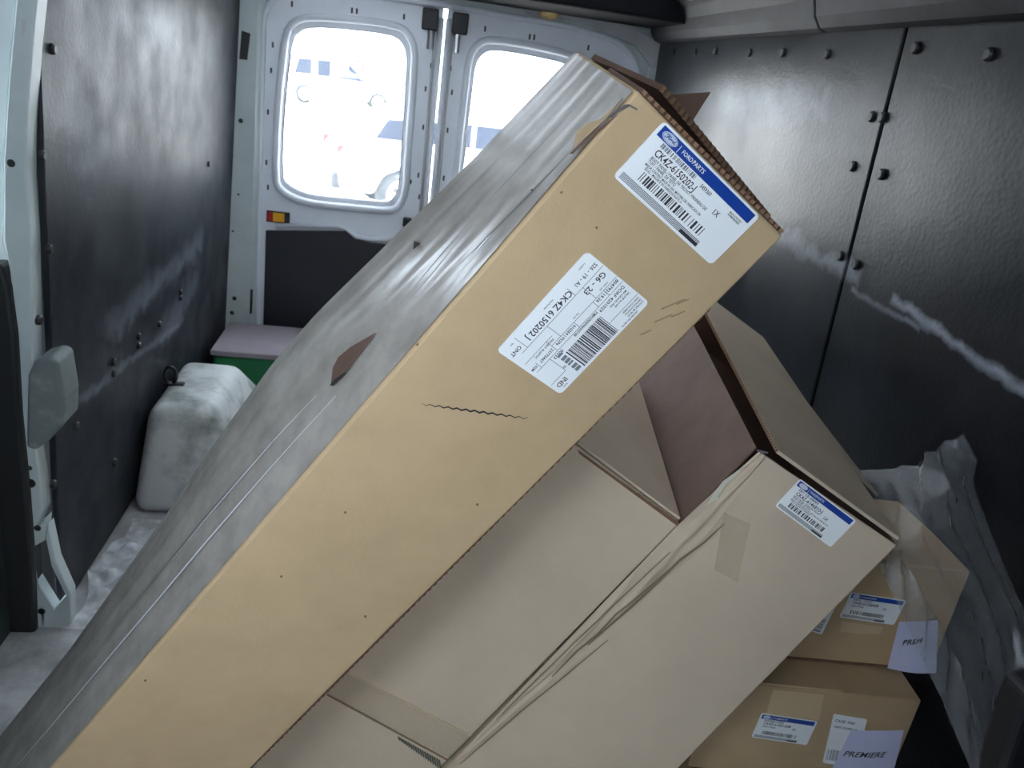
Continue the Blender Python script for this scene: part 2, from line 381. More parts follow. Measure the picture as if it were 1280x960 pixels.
side_panel(RW, 'lining_panel', ys + .004, YR - .02, .01, 1.665, xr, .015, MR)
side_panel(RW, 'lining_panel', .25, ys - .004, .01, 1.665, lambda z: xr(z) + .002, .015, MR)
def pins(root, f, n, pts, r, m):
    for p in pts:
        c = f(p); ob('push_pin', *disc(c + n * -.001, n, r, .010), m, root, smooth=False)
pins(RW, onR, nR, [(843, 65), (870, 65), (895, 64), (938, 66), (980, 66), (1035, 68), (1146, 60), (1238, 68), (1091, 146), (1104, 147), (1067, 208), (1103, 218), (1052, 320), (1071, 331)], .013, BLACK)
# cove: rounded grey cover along the top of the right wall, in two lengths
cv = [(xr(1.665) - .004, 1.655), (xr(1.665) - .030, 1.664), (xr(1.665) - .050, 1.69), (xr(1.665) - .062, 1.73), (xr(1.665) - .085, 1.765), (xr(1.665) - .13, 1.797), (xr(1.665), 1.797)]
ysc = onX((1017, 20), 1.03).y
tr = thing('trim_1', 'grey rounded cove cover along the top of the right wall', 'trim'); del tr['category']; struct(tr)
for a, b in ((.2, ysc - .002), (ysc + .002, YR - .03)):
    ob('cove_cover', *prism([V((x, a, z)) for x, z in cv], (0, b - a, 0)), COVE, tr, bevel=.006)

# left wall
LW = thing('wall_left', 'grey lined left side wall scuffed and dusty', 'wall'); del LW['category']; struct(LW)
side_panel(LW, 'outer_skin', 1.8, YR, 0, ROOF, lambda z: xl(z) - .02, -.04, BLACK, 0)
side_panel(LW, 'cab_door_lower', Y0, -.10, 0, .92, lambda z: xl(z) - .08, -.04, BLACK, 0)
side_panel(LW, 'cab_door_upper', Y0, -.10, 1.62, ROOF, lambda z: xl(z) - .08, -.04, BLACK, 0)
side_panel(LW, 'lining_panel', 1.775, YR - .03, .012, 1.74, xl, -.015, ML)
pins(LW, onL, nL, [(64, 61), (51, 194), (60, 311), (47, 400), (93, 502), (94, 532), (141, 452), (141, 467), (172, 420), (172, 432), (198, 405), (225, 365), (225, 372), (142, 577), (65, 605), (260, 205)], .011, BLACK)
# sliding-door pillar in front of the lining, pale paint, S-shaped edge
PY = 1.73
def pY(pts, y): return [onY(p, y) for p in pts]
pil = thing('pillar_post', 'pale painted steel door pillar at the left edge', 'pillar', (-.75, PY, 0))
ob('post_body', *prism(pY([(22, -30), (50, -30), (46, 0), (40, 60), (34, 150), (33, 220), (38, 290), (40, 360), (41, 440), (44, 560), (50, 600), (53, 640), (38, 680), (36, 640), (30, 600), (22, 500), (18, 400), (12, 340), (4, 300), (4, 200), (10, 100)], PY), (0, .05, 0)), PAINTG, pil, bevel=.004)
ob('outer_flange', *prism(pY([(-60, -30), (22, -30), (10, 100), (4, 200), (4, 300), (12, 340), (18, 400), (-60, 330)], PY + .02), (0, .04, 0)), PAINTG, pil, bevel=.003)
ob('door_seal', *prism(pY([(-60, 330), (0, 330), (10, 360), (18, 420), (24, 520), (34, 620), (40, 700), (44, 800), (48, 855), (20, 870), (-60, 930)], PY - .02), (0, .06, 0)), RUBBER, pil, bevel=.008)
lw = pY([(36, 670), (58, 655), (54, 690), (44, 690), (44, 722), (70, 762), (84, 740), (68, 712), (60, 668), (57, 650), (64, 660), (66, 700), (88, 742), (90, 770), (82, 835), (72, 850), (50, 858), (46, 780), (42, 720)], PY)
ob('lower_bracket', *prism(pY([(36, 668), (58, 648), (56, 676), (42, 684), (43, 722), (68, 762), (82, 745), (64, 708), (56, 672), (60, 655), (70, 702), (88, 742), (89, 772), (78, 832), (70, 848), (50, 856), (46, 780), (40, 720)], PY), (0, .035, 0)), PAINTG, pil, bevel=.003)
for p, rr in (((38, 604), .012), ((37, 585), .006), ((47, 660), .008), ((52, 764), .009), ((57, 815), .009), ((14, 204), .008)):
    ob('hole_plug', *disc(onY(p, PY), (0, -1, 0), rr, .002), BLACK, pil)
ob('slot', *prism(pY([(27, 24), (33, 24), (31, 47), (26, 46)], PY - .001), (0, .002, 0)), METAL, pil)
lc = pY([(34, 470), (42, 452), (62, 447), (72, 452), (80, 500), (79, 530), (60, 552), (44, 564), (32, 560)], PY - .09)
ob('latch_cover', *prism(lc, (0, .088, 0)), GREYP, pil, bevel=.016, seg=4)

# dark sliding-door inner at the far left, nearer than the pillar
sl = tag(ob('sliding_door', *prism([V((-.90, -.1, .0)), V((-.88, 1.72, .0)), V((-.83, 1.72, 1.78)), V((-.86, -.1, 1.78))], (-.05, 0, 0)), DARKGREEN, origin=(-.88, 1.1, 0)), 'dark door trim beside the pale pillar at the left edge', 'door')

# front of the cab: bulkhead below and pillars beside the windscreen opening
FW = thing('wall_front', 'dark cab front with windscreen opening', 'wall'); del FW['category']; struct(FW)
ob('dash_panel', *boxv(-.95, 1.30, Y0 - .04, Y0, 0, 1.16), BLACK, FW)
ob('windscreen_header', *boxv(-.95, 1.30, Y0 - .04, Y0, 1.66, ROOF), BLACK, FW)
for a, b in ((-.95, -.80), (1.14, 1.30)): ob('windscreen_pillar', *boxv(a, b, Y0 - .04, Y0, 1.16, 1.66), BLACK, FW)

# unseen partition added behind the driver's side to block light from the front
struct(ob('wall_light_blocker', *boxv(.22, 1.19, -.18, -.14, 0, ROOF), BLACK))

# cab seats behind the camera
def seat(x, label):
    t_ = thing('cab_seat', label, 'seat', (x, -.45, 0), 'cab seats')
    ob('seat_base', *boxv(x - .24, x + .24, -.95, -.42, 0, .30), BLACK, t_, bevel=.03)
    ob('cushion', *boxv(x - .27, x + .27, -1.0, -.42, .30, .46), SEATM, t_, bevel=.05, seg=4)
    ob('backrest', *hexa([V((x - .27, -.46, .44)), V((x + .27, -.46, .44)), V((x + .25, -.34, 1.22)), V((x - .25, -.34, 1.22))], (0, .13, .0)), SEATM, t_, bevel=.05, seg=4)
    ob('headrest', *boxv(x - .14, x + .14, -.34, -.24, 1.26, 1.46), SEATM, t_, bevel=.04, seg=4)
    for s_ in (-.06, .06): ob('headrest_post', *tube([(x + s_, -.29, 1.18), (x + s_, -.29, 1.3)], .007), METAL, t_)
SEATM = mat('dark_seat_cloth', (.03, .032, .036, 1), .9, var=.2)
seat(.74, 'dark cloth cab seat on the right, headrest up'); seat(-.42, 'dark cloth cab seat on the left, headrest up')

# rear frame around both doors
RF = thing('wall_rear', 'grey painted rear door frame', 'wall'); del RF['category']; struct(RF)
opx0, opx1, opz = -.632, 1.035, 1.672
hole = [V((opx0, YR, .02)), V((opx1, YR, .02)), V((opx1, YR, 1.42)), V((opx1 - .02, YR, 1.53)), V((opx1 - .08, YR, 1.61)), V((opx1 - .18, YR, 1.65)), V((opx1 - .35, YR, opz)), V((.2, YR, opz + .008)), V((-.35, YR, opz)), V((opx0 + .12, YR, 1.655)), V((opx0 + .03, YR, 1.60)), V((opx0, YR, 1.5))]
outer = [V((-.90, YR, -.02)), V((1.22, YR, -.02)), V((1.22, YR, ROOF)), V((-.90, YR, ROOF))]
ob('frame', *ringpoly(outer, hole, (0, .09, 0), V((.2, YR, .8))), PAINTG, RF, bevel=0)
ob('rear_pillar', *prism([V((xl(0), YR - .05, 0)), V((-.668, YR - .05, 0)), V((-.640, YR - .002, 0)), V((xl(0), YR - .002, 0))], (.03, 0, 1.70)), PAINTG, RF, bevel=.004)
hd = [V((-.78, YR - .03, 1.70)), V((.3, YR - .03, 1.715)), V((.75, YR - .03, 1.69)), V((.98, YR - .03, 1.63)), V((1.06, YR - .03, 1.56)), V((1.09, YR - .03, 1.56)), V((1.09, YR - .03, 1.66)), V((.92, YR - .03, 1.72)), V((.7, YR - .03, 1.765)), V((.3, YR - .03, 1.775)), V((-.78, YR - .03, 1.765))]
ob('header_trim', *prism(hd, (0, .028, 0)), HEADER, RF, bevel=.006)
ob('right_corner_trim', *prism([V((1.055, YR - .03, 0)), V((1.11, YR - .03, 0)), V((1.092, YR - .03, 1.56)), V((1.055, YR - .03, 1.56))], (0, .028, 0)), PAINTG, RF, bevel=.004)
def subdiv(loop, mx_=.12):
    out = []
    for a, b in zip(loop, loop[1:] + loop[:1]):
        n = max(1, int((b - a).length / mx_)); out += [a.lerp(b, k / n) for k in range(n)]
    return out
seal = smoothloop(subdiv([V((p.x, YR - .012, p.z)) for p in hole]), 2)
ob('weather_seal', *tube(seal, .013, 8, True), PAINT, RF, smooth=True)
for p, rr in (((301, 151), .010), ((293, 373), .010), ((290, 391), .010), ((297, 437), .007), ((298, 243), .005), ((291, 289), .005)):
    ob('hole_plug', *disc(onY(p, YR - .052), (0, -1, 0), rr, .002), BLACK, RF)
ob('striker_slot', *prism(pY([(302, 38), (313, 42), (309, 75), (299, 74)], YR - .053), (0, .003, 0)), BLACK, RF)
ob('striker_slot', *prism(pY([(313, 362), (316, 362), (315, 392), (312, 392)], YR - .053), (0, .003, 0)), BLACK, RF)

# rear doors
wl = [(95, 130), (130, 75), (200, 52), (400, 65), (590, 90), (650, 125), (680, 200), (672, 330), (662, 500), (650, 650), (640, 850), (612, 910), (570, 935), (440, 922), (250, 905), (150, 885), (70, 840), (45, 790), (55, 500), (75, 300)]
win = [onY((340 + x / 4, 20 + y / 4), YR) for x, y in wl]
zt = sum(p.z for p in (win[2], win[4])) / 2
GX = .128                                        # line where the doors meet
def rear_door(name, mirror, label, outl):
    def mx(p): return V((2 * GX - p.x, p.y, p.z)) if mirror else V(p)
    d = thing(name, label, 'door'); del d['category']; struct(d)
    x0, x1 = outl[0].x, outl[1].x
    c = V((-.30, YR, 1.16)); wn = smoothloop(win, 1)
    rim = [c + (p - c) * 1.10 for p in wn]; gasket = [c + (p - c) * 1.012 for p in wn]
    v, f = ringpoly(outl, wn, (0, .05, 0), c); ob('door_panel', [mx(p) for p in v], f, PAINT, d, bevel=0)
    v, f = tube([p + V((0, -.006, 0)) for p in rim], .017, 8, True); ob('window_rim', [mx(p) for p in v], f, PAINT, d, smooth=True)
    v, f = tube([p + V((0, .012, 0)) for p in gasket], .009, 6, True); ob('gasket', [mx(p) for p in v], f, BLACK, d, smooth=True)
    v, f = prism([p + V((0, .03, 0)) for p in gasket], (0, .004, 0)); ob('window_pane', [mx(p) for p in v], f, GLASS, d)
    lin = pY([(332, 288), (434, 289), (446, 299), (460, 303)], YR - .012); lin = lin + [V((x1 - .01, YR - .012, lin[-1].z - .004)), V((x1 - .01, YR - .012, .04)), V((x0 + .015, YR - .012, .04))]
    v, f = prism(lin, (0, .012, 0)); ob('lower_lining', [mx(p) for p in v], f, LINER, d, bevel=.004)
    zz = lin[0].z
    cr = pY([(345, 283), (420, 283), (432, 286), (445, 297), (462, 300), (500, 301)], YR - .012)
    v, f = tube([V((p.x, p.y, p.z + .004)) for p in cr], .011, 8); ob('pressed_ridge', [mx(p) for p in v], f, PAINT, d, smooth=True)
    v, f = tube([V((x1 - .006, YR - .010, .1)), V((x1 - .006, YR - .010, 1.63))], .012, 8); ob('edge_seal', [mx(p) for p in v], f, PAINT, d, smooth=True)
    v, f = tube([V((x1 - .028, YR - .006, .1)), V((x1 - .028, YR - .006, 1.63))], .006, 8); ob('edge_flange', [mx(p) for p in v], f, HEADER, d, smooth=True)
    # latch at the top
    lx = x1 - .055
    v, f = boxv(lx - .034, lx + .034, YR - .05, YR, 1.575, 1.66); lt = ob('latch', [mx(p) for p in v], f, BLACK, d, bevel=.006)
    v, f = tube([V((lx + .006, YR - .02, 1.58)), V((lx + .006, YR - .02, 1.50))], .013, 8); ob('latch_rod', [mx(p) for p in v], f, METAL, lt)
    for px in [(365, 5), (440, 13), (446, 14), (505, 21), (341, 56), (339, 88), (335, 140), (333, 203), (335, 234), (539, 82), (532, 111), (529, 159), (523, 219), (524, 246)]:
        q = onY(px, YR); v, f = boxv(q.x - .004, q.x + .004, q.y - .002, q.y + .001, q.z - .011, q.z + .011); ob('clip_slot', [mx(p) for p in v], f, BLACK, d)
    return d
XG = GX - .009
o1 = [V((x, YR, z)) for x, z in ((opx0 + .004, .03), (XG, .03), (XG, opz + .003), (-.35, opz - .004), (opx0 + .122, 1.651), (opx0 + .033, 1.597), (opx0 + .004, 1.5))]
o2 = [V((2 * GX - x, YR, z)) for x, z in ((opx1 - .004, .03), (2 * GX - XG, .03), (2 * GX - XG, opz + .003), (opx1 - .35, opz - .006), (opx1 - .182, 1.645), (opx1 - .083, 1.605), (opx1 - .024, 1.527), (opx1 - .004, 1.42))]
d1 = rear_door('door_1', False, 'white rear door with whole window in view', o1)
q = onY((348, 271), YR)
rf = ob('reflector', *boxv(q.x - .052, q.x + .052, YR - .012, YR - .001, q.z - .026, q.z + .026), BLACK, d1, bevel=.003)
ob('orange_lens', *boxv(q.x - .022, q.x + .028, YR - .016, YR - .010, q.z - .020, q.z + .020), ORANGE, rf)
ob('red_lens', *boxv(q.x - .046, q.x - .024, YR - .015, YR - .010, q.z - .020, q.z + .020), REDL, rf)
q = onY((511, 227), YR - .001); ob('lock_button', *disc(q, (0, -1, 0), .014, .006), BLACK, d1)
q = onY((509, 277), YR - .001); ob('handle_catch', *boxv(q.x - .02, q.x + .02, q.y - .03, q.y, q.z - .02, q.z + .02), BLACK, d1, bevel=.004)
d2 = rear_door('door_2', True, 'white rear door behind the leaning carton', o2)

# dome lamp on the header
q = onY((686, 15), YR - .035)
lamp = thing('dome_lamp', 'small yellowed dome lamp above the rear doors', 'lamp', tuple(q))
ob('lamp_base', *prism([q + V((a * .105, 0, b * .030)) for a, b in ((-1, -.6), (-.6, -1), (.6, -1), (1, -.5), (.9, .6), (.5, 1), (-.5, 1), (-.9, .7))], (0, .01, 0)), HEADER, lamp, bevel=.004)
ob('lamp_lens', *disc(q + V((0, -.012, -.004)), (0, -.45, -.9), .042, .016, 18), AMBER, lamp, smooth=True)

# ================================================================ LEFT FLOOR THINGS
a0, a1 = V((xl(0) + .005, 2.28, .0)), None
wa = [(-.775, 2.27, 0), (-.500, 2.27, 0), (-.420, 2.36, 0), (-.420, 3.15, 0), (-.775, 3.15, 0)]
wt = [(-.755, 2.42, .31), (-.590, 2.42, .31), (-.555, 2.48, .31), (-.555, 2.86, .31), (-.755, 2.86, .31)]
vv = [V(p) for p in wa] + [V(p) for p in wt]
ff = [(0, 1, 2, 3, 4), (9, 8, 7, 6, 5)] + [(i, (i + 1) % 5, 5 + (i + 1) % 5, 5 + i) for i in range(5)]
arch = thing('wheel_arch_box', 'dirty white wheel arch cover on the floor by the left wall', 'wheel arch', (-.6, 2.7, 0))
ob('cover', vv, ff, ARCH, arch, bevel=.045, seg=5, smooth=True)
q = V((-.735, 2.62, .31))
ob('tie_down_ring', *tube([q + V((.02 * math.cos(t), .004 * math.sin(3 * t), .032 + .032 * math.sin(t))) for t in [k * math.pi / 8 for k in range(16)]], .006, 6, True), BLACK, arch, smooth=True)
ob('ring_plate', *boxv(q.x - .022, q.x + .045, q.y - .012, q.y + .012, .306, .316), BLACK, arch, bevel=.002)

gt = thing('storage_tray', 'green plastic box with a greyish lid in the far left corner', 'box', (-.52, 3.45, 0))
ob('tray_body', *boxv(-.735, -.34, 3.24, 3.60, 0, .185), GREEN, gt, bevel=.01)
ob('lid', *boxv(-.745, -.33, 3.23, 3.62, .187, .212), PINKG, gt, bevel=.006)

rnd = random.Random(3)
def crumple(u, v):
    a = V((-.765 + .02 * math.sin(9 * v), 1.72 + .52 * v, 0)); b = V((-.48 - .10 * v, 1.72 + .52 * v, 0))
    p = a.lerp(b, u); n = math.sin(21 * v + 5 * u + 2 * math.sin(7 * u)) * math.sin(9 * u + 4 * v) + .5 * math.sin(37 * v - 13 * u)
    p.z = .006 + .026 * max(0, n) * math.sin(math.pi * min(1, max(0, v)))
    return p
tag(ob('crumpled_film', *gridv(crumple, 22, 44), PLASTIC2, smooth=True, origin=(-.64, 2.0, 0)), 'crumpled whitish plastic film on the floor along the left wall', 'plastic film')

# ================================================================ CARTONS
A1 = V((.21551, .80886, H - .0093)); W1 = V((.83586, .15162, -.52757)).normalized(); L1 = V((-.5425, .08152, -.83608)).normalized(); D1 = -W1.cross(-L1).normalized()
D1 = W1.cross(L1).normalized() if W1.cross(L1).y > 0 else -W1.cross(L1).normalized()
w1, dp1, top1 = .2497, .2375, -.012
len1 = (A1.z + W1.z * w1) / -L1.z - .001
BUL = [(-.02, 0), (.0, .0), (.173, .014), (.324, .031), (.471, .048), (.572, .053), (.75, .046), (.904, .036), (1.238, .021), (1.5, .02), (1.8, .015)]
def bul(t):
    for (a, x), (b, y) in zip(BUL, BUL[1:]):
        if a <= t <= b: return x + (y - x) * (t - a) / (b - a)
    return 0
def c1p(wv, t, s): return A1 + W1 * wv + L1 * t + D1 * s
c1 = thing('long_carton', 'long kraft carton leaning across the van with two white labels', 'carton', tuple(c1p(w1, len1, 0)), 'long parts cartons')
NT, NS = 44, 8
rings = []
for i in range(NT + 1):
    t = top1 + (len1 - top1) * i / NT
    wob = .0015 * math.sin(5 * t + .5)
    ring = [c1p(0, t, 0), c1p(w1 + wob, t, 0), c1p(w1, t, dp1)] + [c1p(-bul(t) * math.sin(s * math.pi / 2), t, dp1 * s) for s in [1 - k / NS for k in range(NS)]]
    rings.append(ring)
m = len(rings[0]); vv = [p for r_ in rings for p in r_]
ff = [(i * m + k, i * m + (k + 1) % m, (i + 1) * m + (k + 1) % m, (i + 1) * m + k) for i in range(NT) for k in range(m)] + [tuple(range(m)), tuple(range(NT * m, NT * m + m))]
ob('carton_body', vv, ff, KRAFT, c1, bevel=.0035)
# stretch film over the long upper side
def film(u, v):
    s = u; t = top1 + .004 + (len1 - .02 - top1) * v
    n = math.sin(31 * s + 1.3 * math.sin(3 * t)) + .6 * math.sin(57 * s + 2 * math.sin(2.3 * t))
    return c1p(-bul(t) * math.sin(s * math.pi / 2) - .0022 - .0003 * n, t, dp1 * (s * .985 + .012))
ob('stretch_film', *gridv(film, 40, 60), FILM, c1, smooth=True)['label'] = 'greyish stretch film over the long side'
def onside(s, t, lift=.005): return c1p(-bul(t) * math.sin(s * math.pi / 2) - lift, t, dp1 * s)
def side_at(p):
    """(s,t) on the long upper side for a photographed point, by search"""
    best = None
    lo, hi, tl, th = 0, 1, top1, len1
    for it in range(6):
        for i in range(13):
            for j in range(25):
                s = lo + (hi - lo) * i / 12; t = tl + (th - tl) * j / 24
                q = onside(s, t) - CAM; c = RM.transposed() @ q
                e = (c.x / c.z * F + 640 - p[0]) ** 2 + (c.y / c.z * F + 480 - p[1]) ** 2
                if best is None or e < best[0]: best = (e, s, t)
        ds, dt = (hi - lo) / 8, (th - tl) / 16
        lo, hi, tl, th = max(0, best[1] - ds), min(1, best[1] + ds), best[2] - dt, best[2] + dt
    return best[1], best[2]
def side_patch(name, pts, m_, lift=.0055):
    q = [onside(*side_at(p), lift) for p in pts]
    return ob(name, *prism(q, -W1 * .001), m_, c1)
side_patch('torn_hole', [(415, 480), (417, 461), (424, 447), (440, 434), (470, 417), (452, 440), (436, 461), (424, 472)], KRAFT_IN_SHADE)
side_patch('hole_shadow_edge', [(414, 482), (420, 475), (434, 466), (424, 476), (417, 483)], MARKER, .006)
side_patch('bare_corner', [(718, 186), (722, 166), (734, 156), (752, 150), (768, 142), (778, 126), (785, 129), (782, 136), (760, 152)], KRAFT, .0058)
def side_line(name, p, q, wd, m_, lift=.0052):
    a, b = side_at(p), side_at(q); vs_, fs = [], []
    for k in range(13):
        f_ = k / 12; s, t = a[0] + (b[0] - a[0]) * f_, a[1] + (b[1] - a[1]) * f_; h = wd / dp1 * math.sin(math.pi * min(.95, max(.05, f_))) / 2
        vs_ += [onside(max(0, s - h), t, lift), onside(s + h, t, lift)]
        if k: i = 2 * k; fs.append((i - 2, i - 1, i + 1, i))
    ob(name, vs_, fs, m_, c1)
CREASE = mat('pale_film_crease', srgb(225, 225, 228), .3)
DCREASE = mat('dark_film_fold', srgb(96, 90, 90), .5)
side_line('film_crease', (420, 495), (20, 958), .0040, CREASE)
side_line('film_crease', (395, 495), (215, 700), .0024, CREASE)
side_line('film_crease', (620, 285), (590, 320), .0030, CREASE)
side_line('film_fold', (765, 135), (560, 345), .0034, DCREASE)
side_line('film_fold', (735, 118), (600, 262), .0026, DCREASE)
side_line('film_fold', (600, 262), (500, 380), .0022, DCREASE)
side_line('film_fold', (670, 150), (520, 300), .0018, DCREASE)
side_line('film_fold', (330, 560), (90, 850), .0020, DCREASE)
side_patch('film_nick', [(519, 227 + 75), (526, 305), (518, 312)], MARKER, .006)

# end flaps of the leaning carton
def slab(name, q, th, m_, root, m2=None, bevel=0):
    q = [V(p) for p in q]; n = (q[1] - q[0]).cross(q[2] - q[0]).normalized()
    return ob(name, *hexa(q, n * th), m_, root, bevel=bevel)
def corrugated_edge(name, p, q, up, out, m_, root, pitch=.0045):
    """zigzag cut edge of double-wall board from p to q"""
    p, q, up, out = V(p), V(q), V(up), V(out); n = int((q - p).length / pitch); vs_, fs = [], []
    for i in range(n + 1):
        c = p.lerp(q, i / n) + out * (.0022 if i % 2 else -.0008)
        vs_ += [c, c + up]
        if i: k = 2 * i; fs.append((k - 2, k, k + 1, k - 1))
    return ob(name, vs_, fs, m_, root)
hA, hB = c1p(.002, top1, dp1), c1p(w1 - .01, top1, dp1)
f0, f1 = onY((829, 106), .93), onY((962, 268), .97)
fl = slab('end_flap', [hA + V((.02, 0, .0)), hB, f1, f0], .007, KRAFT_IN_SHADE, c1)
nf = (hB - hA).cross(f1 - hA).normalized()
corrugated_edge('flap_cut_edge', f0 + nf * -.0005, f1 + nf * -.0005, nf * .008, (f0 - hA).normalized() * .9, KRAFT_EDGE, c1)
slab('end_flap', [onY((790, 122), 1.08), onY((888, 115), 1.06), onY((866, 150), 1.05), onY((845, 180), 1.06)], .005, KRAFT_IN_SHADE, c1)
slab('end_flap', [onY((718, 74), 1.045), onY((742, 84), 1.045), onY((776, 106), 1.05), onY((764, 116), 1.05)], .006, KRAFT_IN_SHADE, c1)
p, q = c1p(.006, top1 - .0005, .003), c1p(w1 - .004, top1 - .0005, .003)
slab('folded_flap', [p, q, q + D1 * .12, p + D1 * .12], .0045, KRAFT_IN_SHADE, c1)
corrugated_edge('flap_cut_edge', p - D1 * .0005, q - D1 * .0005, -L1 * .0045, -D1, KRAFT_EDGE, c1)
# scuffed top corner of the front face
def on1(p, lift=.0008): return onP(p, A1 - D1 * lift, D1)
def front1(name, pts, m_, lift=.0008): return ob(name, *prism([on1(p, lift) for p in pts], -D1 * .0005), m_, c1)
front1('corner_tear', [(780, 131), (786, 130), (797, 136), (796, 138), (787, 133), (772, 141), (764, 148), (763, 146)], DCREASE)
front1('edge_scuff', [(712, 192), (730, 174), (752, 158), (772, 143), (754, 160), (736, 174), (716, 192)], KRAFT_IN_SHADE)
pts = [(527 + 133 * k / 24, 505 + 18 * k / 24 + (1.2 if k % 2 else -1.0)) for k in range(25)]
vs_, fs = [], []
for k, (x, y) in enumerate(pts):
    h = .9 * math.sin(math.pi * (k + .6) / 25.2) + .25
    vs_ += [on1((x, y - h)), on1((x, y + h))]
    if k: i = 2 * k; fs.append((i - 2, i - 1, i + 1, i))
ob('marker_stroke', vs_, fs, MARKER, c1)['label'] = 'dark wavy pen stroke'
CRM = mat('rub_brown', srgb(150, 122, 92), .8)
for x, y, l in ((826, 386, 30), (845, 380, 16), (818, 402, 22), (838, 396, 18), (800, 418, 14)):
    front1('rub_mark', [(x, y), (x + l, y - l * .42), (x + l, y - l * .42 + .9), (x + 1, y + .9)], CRM)
for x, y in ((744, 284), (663, 237), (430, 640), (350, 720), (595, 630), (180, 850), (520, 430), (700, 240), (455, 770)):
    front1('speck', [(x, y), (x + 3, y - 1), (x + 3, y + 1.5), (x + 1, y + 2)], KRAFT_EDGE)
p, q = c1p(w1 + .0005, .25, -.0006), c1p(w1 + .0005, len1 - .1, -.0006)
corrugated_edge('lower_cut_edge', c1p(w1 + .001, .10, .001), c1p(w1 + .001, len1 - .05, .001), D1 * .006, W1 * .5, KRAFT_EDGE, c1, .006)

fr = Frame(c1p(.0415, .0645, -.0004), W1, -L1 + W1 * .02)
parts_label(c1, fr, .165, .074, 'CK4Z-6150202-J', [
    ('5459369', .50, .70, .085, .8), ('1X', .70, .555, .12, .9),
    ('BODY PANEL / PANEL DE TECHO / PANNEAU DE', .105, .515, .064, .88), ('TOIT / PANEL DE TETO', .105, .46, .064, .88),
    ('MAJOR CONTENT MADE IN USA / MAYORIA DEL FABRICADO EN', .105, .405, .054, .78), ('EE.UU. / MAJORITE DU FABRIQUE AUX E.-U.', .125, .355, .054, .78),
    ('MADE & PACKED', .80, .735, .040, .9), ('WHERE PACKED', .80, .695, .040, .9)], 5)

# shipping label: reads along the carton's length
S = Frame(c1p(.0775, .141, -.0004), L1, W1)
SW, SH = .153, .104
sl_ = ob('shipping_label', *S.rrect(SW, SH, .006, -.0004, .0004), LABELW, c1)
sl_['label'] = 'white shipping label with black print and barcode'
z = .0007; ln = []
def hl(y, x0, x1, wd=.0005): ln.append(S.rect(x0, x1, y, y + wd, z))
def vl(x, y0, y1, wd=.0005): ln.append(S.rect(x, x + wd, y0, y1, z))
hl(.0265, .001, .138); hl(.0485, .001, .110); hl(.0585, .001, .147); hl(.0395, .100, .147); hl(.0840, .001, .047)
vl(.046, .013, .0265); vl(.034, .0265, .0485); vl(.128, .006, .0265); vl(.094, .0265, .0485); vl(.022, .0485, .0585); vl(.040, .0485, .0585)
vl(.072, .0485, .0585); vl(.110, .0395, .0585); vl(.138, .0485, .0585); vl(.124, .0585, .085); hl(.0850, .124, .150)
ob('ruled_lines', *join(*ln), INK, sl_)
it = [T('S26 - 19 - A1', .004, .0165, .0074, xs=.88), T('G6 - 23', .006, .0310, .0105), T('CK4Z 6150202 J', .046, .0155, .0115, xs=.95), T('ONT', .132, .0165, .0075),
      T('IND', .131, .0900, .0090), T('8047921', .003, .0508, .0060), T('19.26', .024, .0508, .0060), T('DORF 4201029', .004, .0620, .0062),
      T('MSI GRAND PRZ', .006, .0690, .0036), T('SALINE & 6 DR', .006, .0735, .0036), T('P/MA30000946063108', .046, .0600, .0052, xs=.8), T('0102E4 | P5296', .074, .0508, .0056, xs=.9),
      T('PKG/KIT PLASTIC', .102, .0425, .0042), T('2377S467', .112, .0508, .0056), T('.92M', .139, .0508, .0050), T('00023', .106, .0610, .0060), T('W', .119, .0790, .0050),
      T('FORD CUSTOMER', .003, .0870, .0032), T('SERVICE DIVISION', .003, .0910, .0032), T('LIVONIA MI 48150', .003, .0950, .0032), T('DEARBORN 48124', .016, .0990, .0032),
      T('Location', .012, .0075, .0028), T('Part Number', .066, .0085, .0028), T('Qty', .134, .0085, .0028), T('Route', .136, .0985, .0028), T('Dealer code', .012, .0445, .0026), T('Ship unit', .060, .0445, .0026)]
ob('lettering', *S.flat(text_mesh(it), z), INK, sl_)
ob('barcode', *bars(S, .048, .107, .0685, .1000, z, 21, 70), INK, sl_)
ob('stacked_code', *join(*[S.rect(.109, .117, .0640 + k * .0058, .0640 + k * .0058 + (.0046 if k % 3 else .0030), z) for k in range(6)]), INKG, sl_)

# the two big cartons behind and below
K3 = .75
A3 = V((.5785, 1.033, .957)); W3 = V((.8292, -.30145, -.47067)).normalized(); L3 = V((-.47802, .05392, -.87668)).normalized()
N3 = W3.cross(L3).normalized()
if N3.y < 0: N3 = -N3
D3 = V((.165, .986, .026)).normalized()
def on3(p, lift=0.): return onP(p, A3 - N3 * lift, N3)
B3 = on3((1121, 682))
lB = on3((848, 960)) - B3; lB.normalize(); lA = (on3((560, 960)) - A3).normalized()
tB = B3.z / -lB.z - .001; fB = B3 + lB * tB; fA = A3 + lA * (tB + .03)
dep3 = .92
c3 = thing('large_carton', 'large beige carton with crushed edge and one small blue-banded label', 'carton', tuple(fB), 'long parts cartons')
fq = [A3, B3, fB, fA]
_in = N3 * .0055
bq = [A3 + lA * .09 + _in, B3 + lB * .09 + _in - W3 * .006, fB + _in - W3 * .006, fA + _in]
ob('carton_body', bq + [bq[0] + D3 * (dep3 - .01), bq[1] + D3 * (dep3 - .01), fq[2] + V((-.08, .92, 0)), fq[3] + D3 * dep3], HF, KRAFT2, c3, bevel=.004)
ob('front_panel', *hexa(fq, N3 * .005), KRAFT2, c3, bevel=.002)
ob('right_panel', *hexa([B3 + N3 * .005, B3 + D3 * dep3, B3 + D3 * dep3 + lB * .5, B3 + lB * .5 + N3 * .005], -W3 * .005), KRAFT_IN_SHADE, c3)
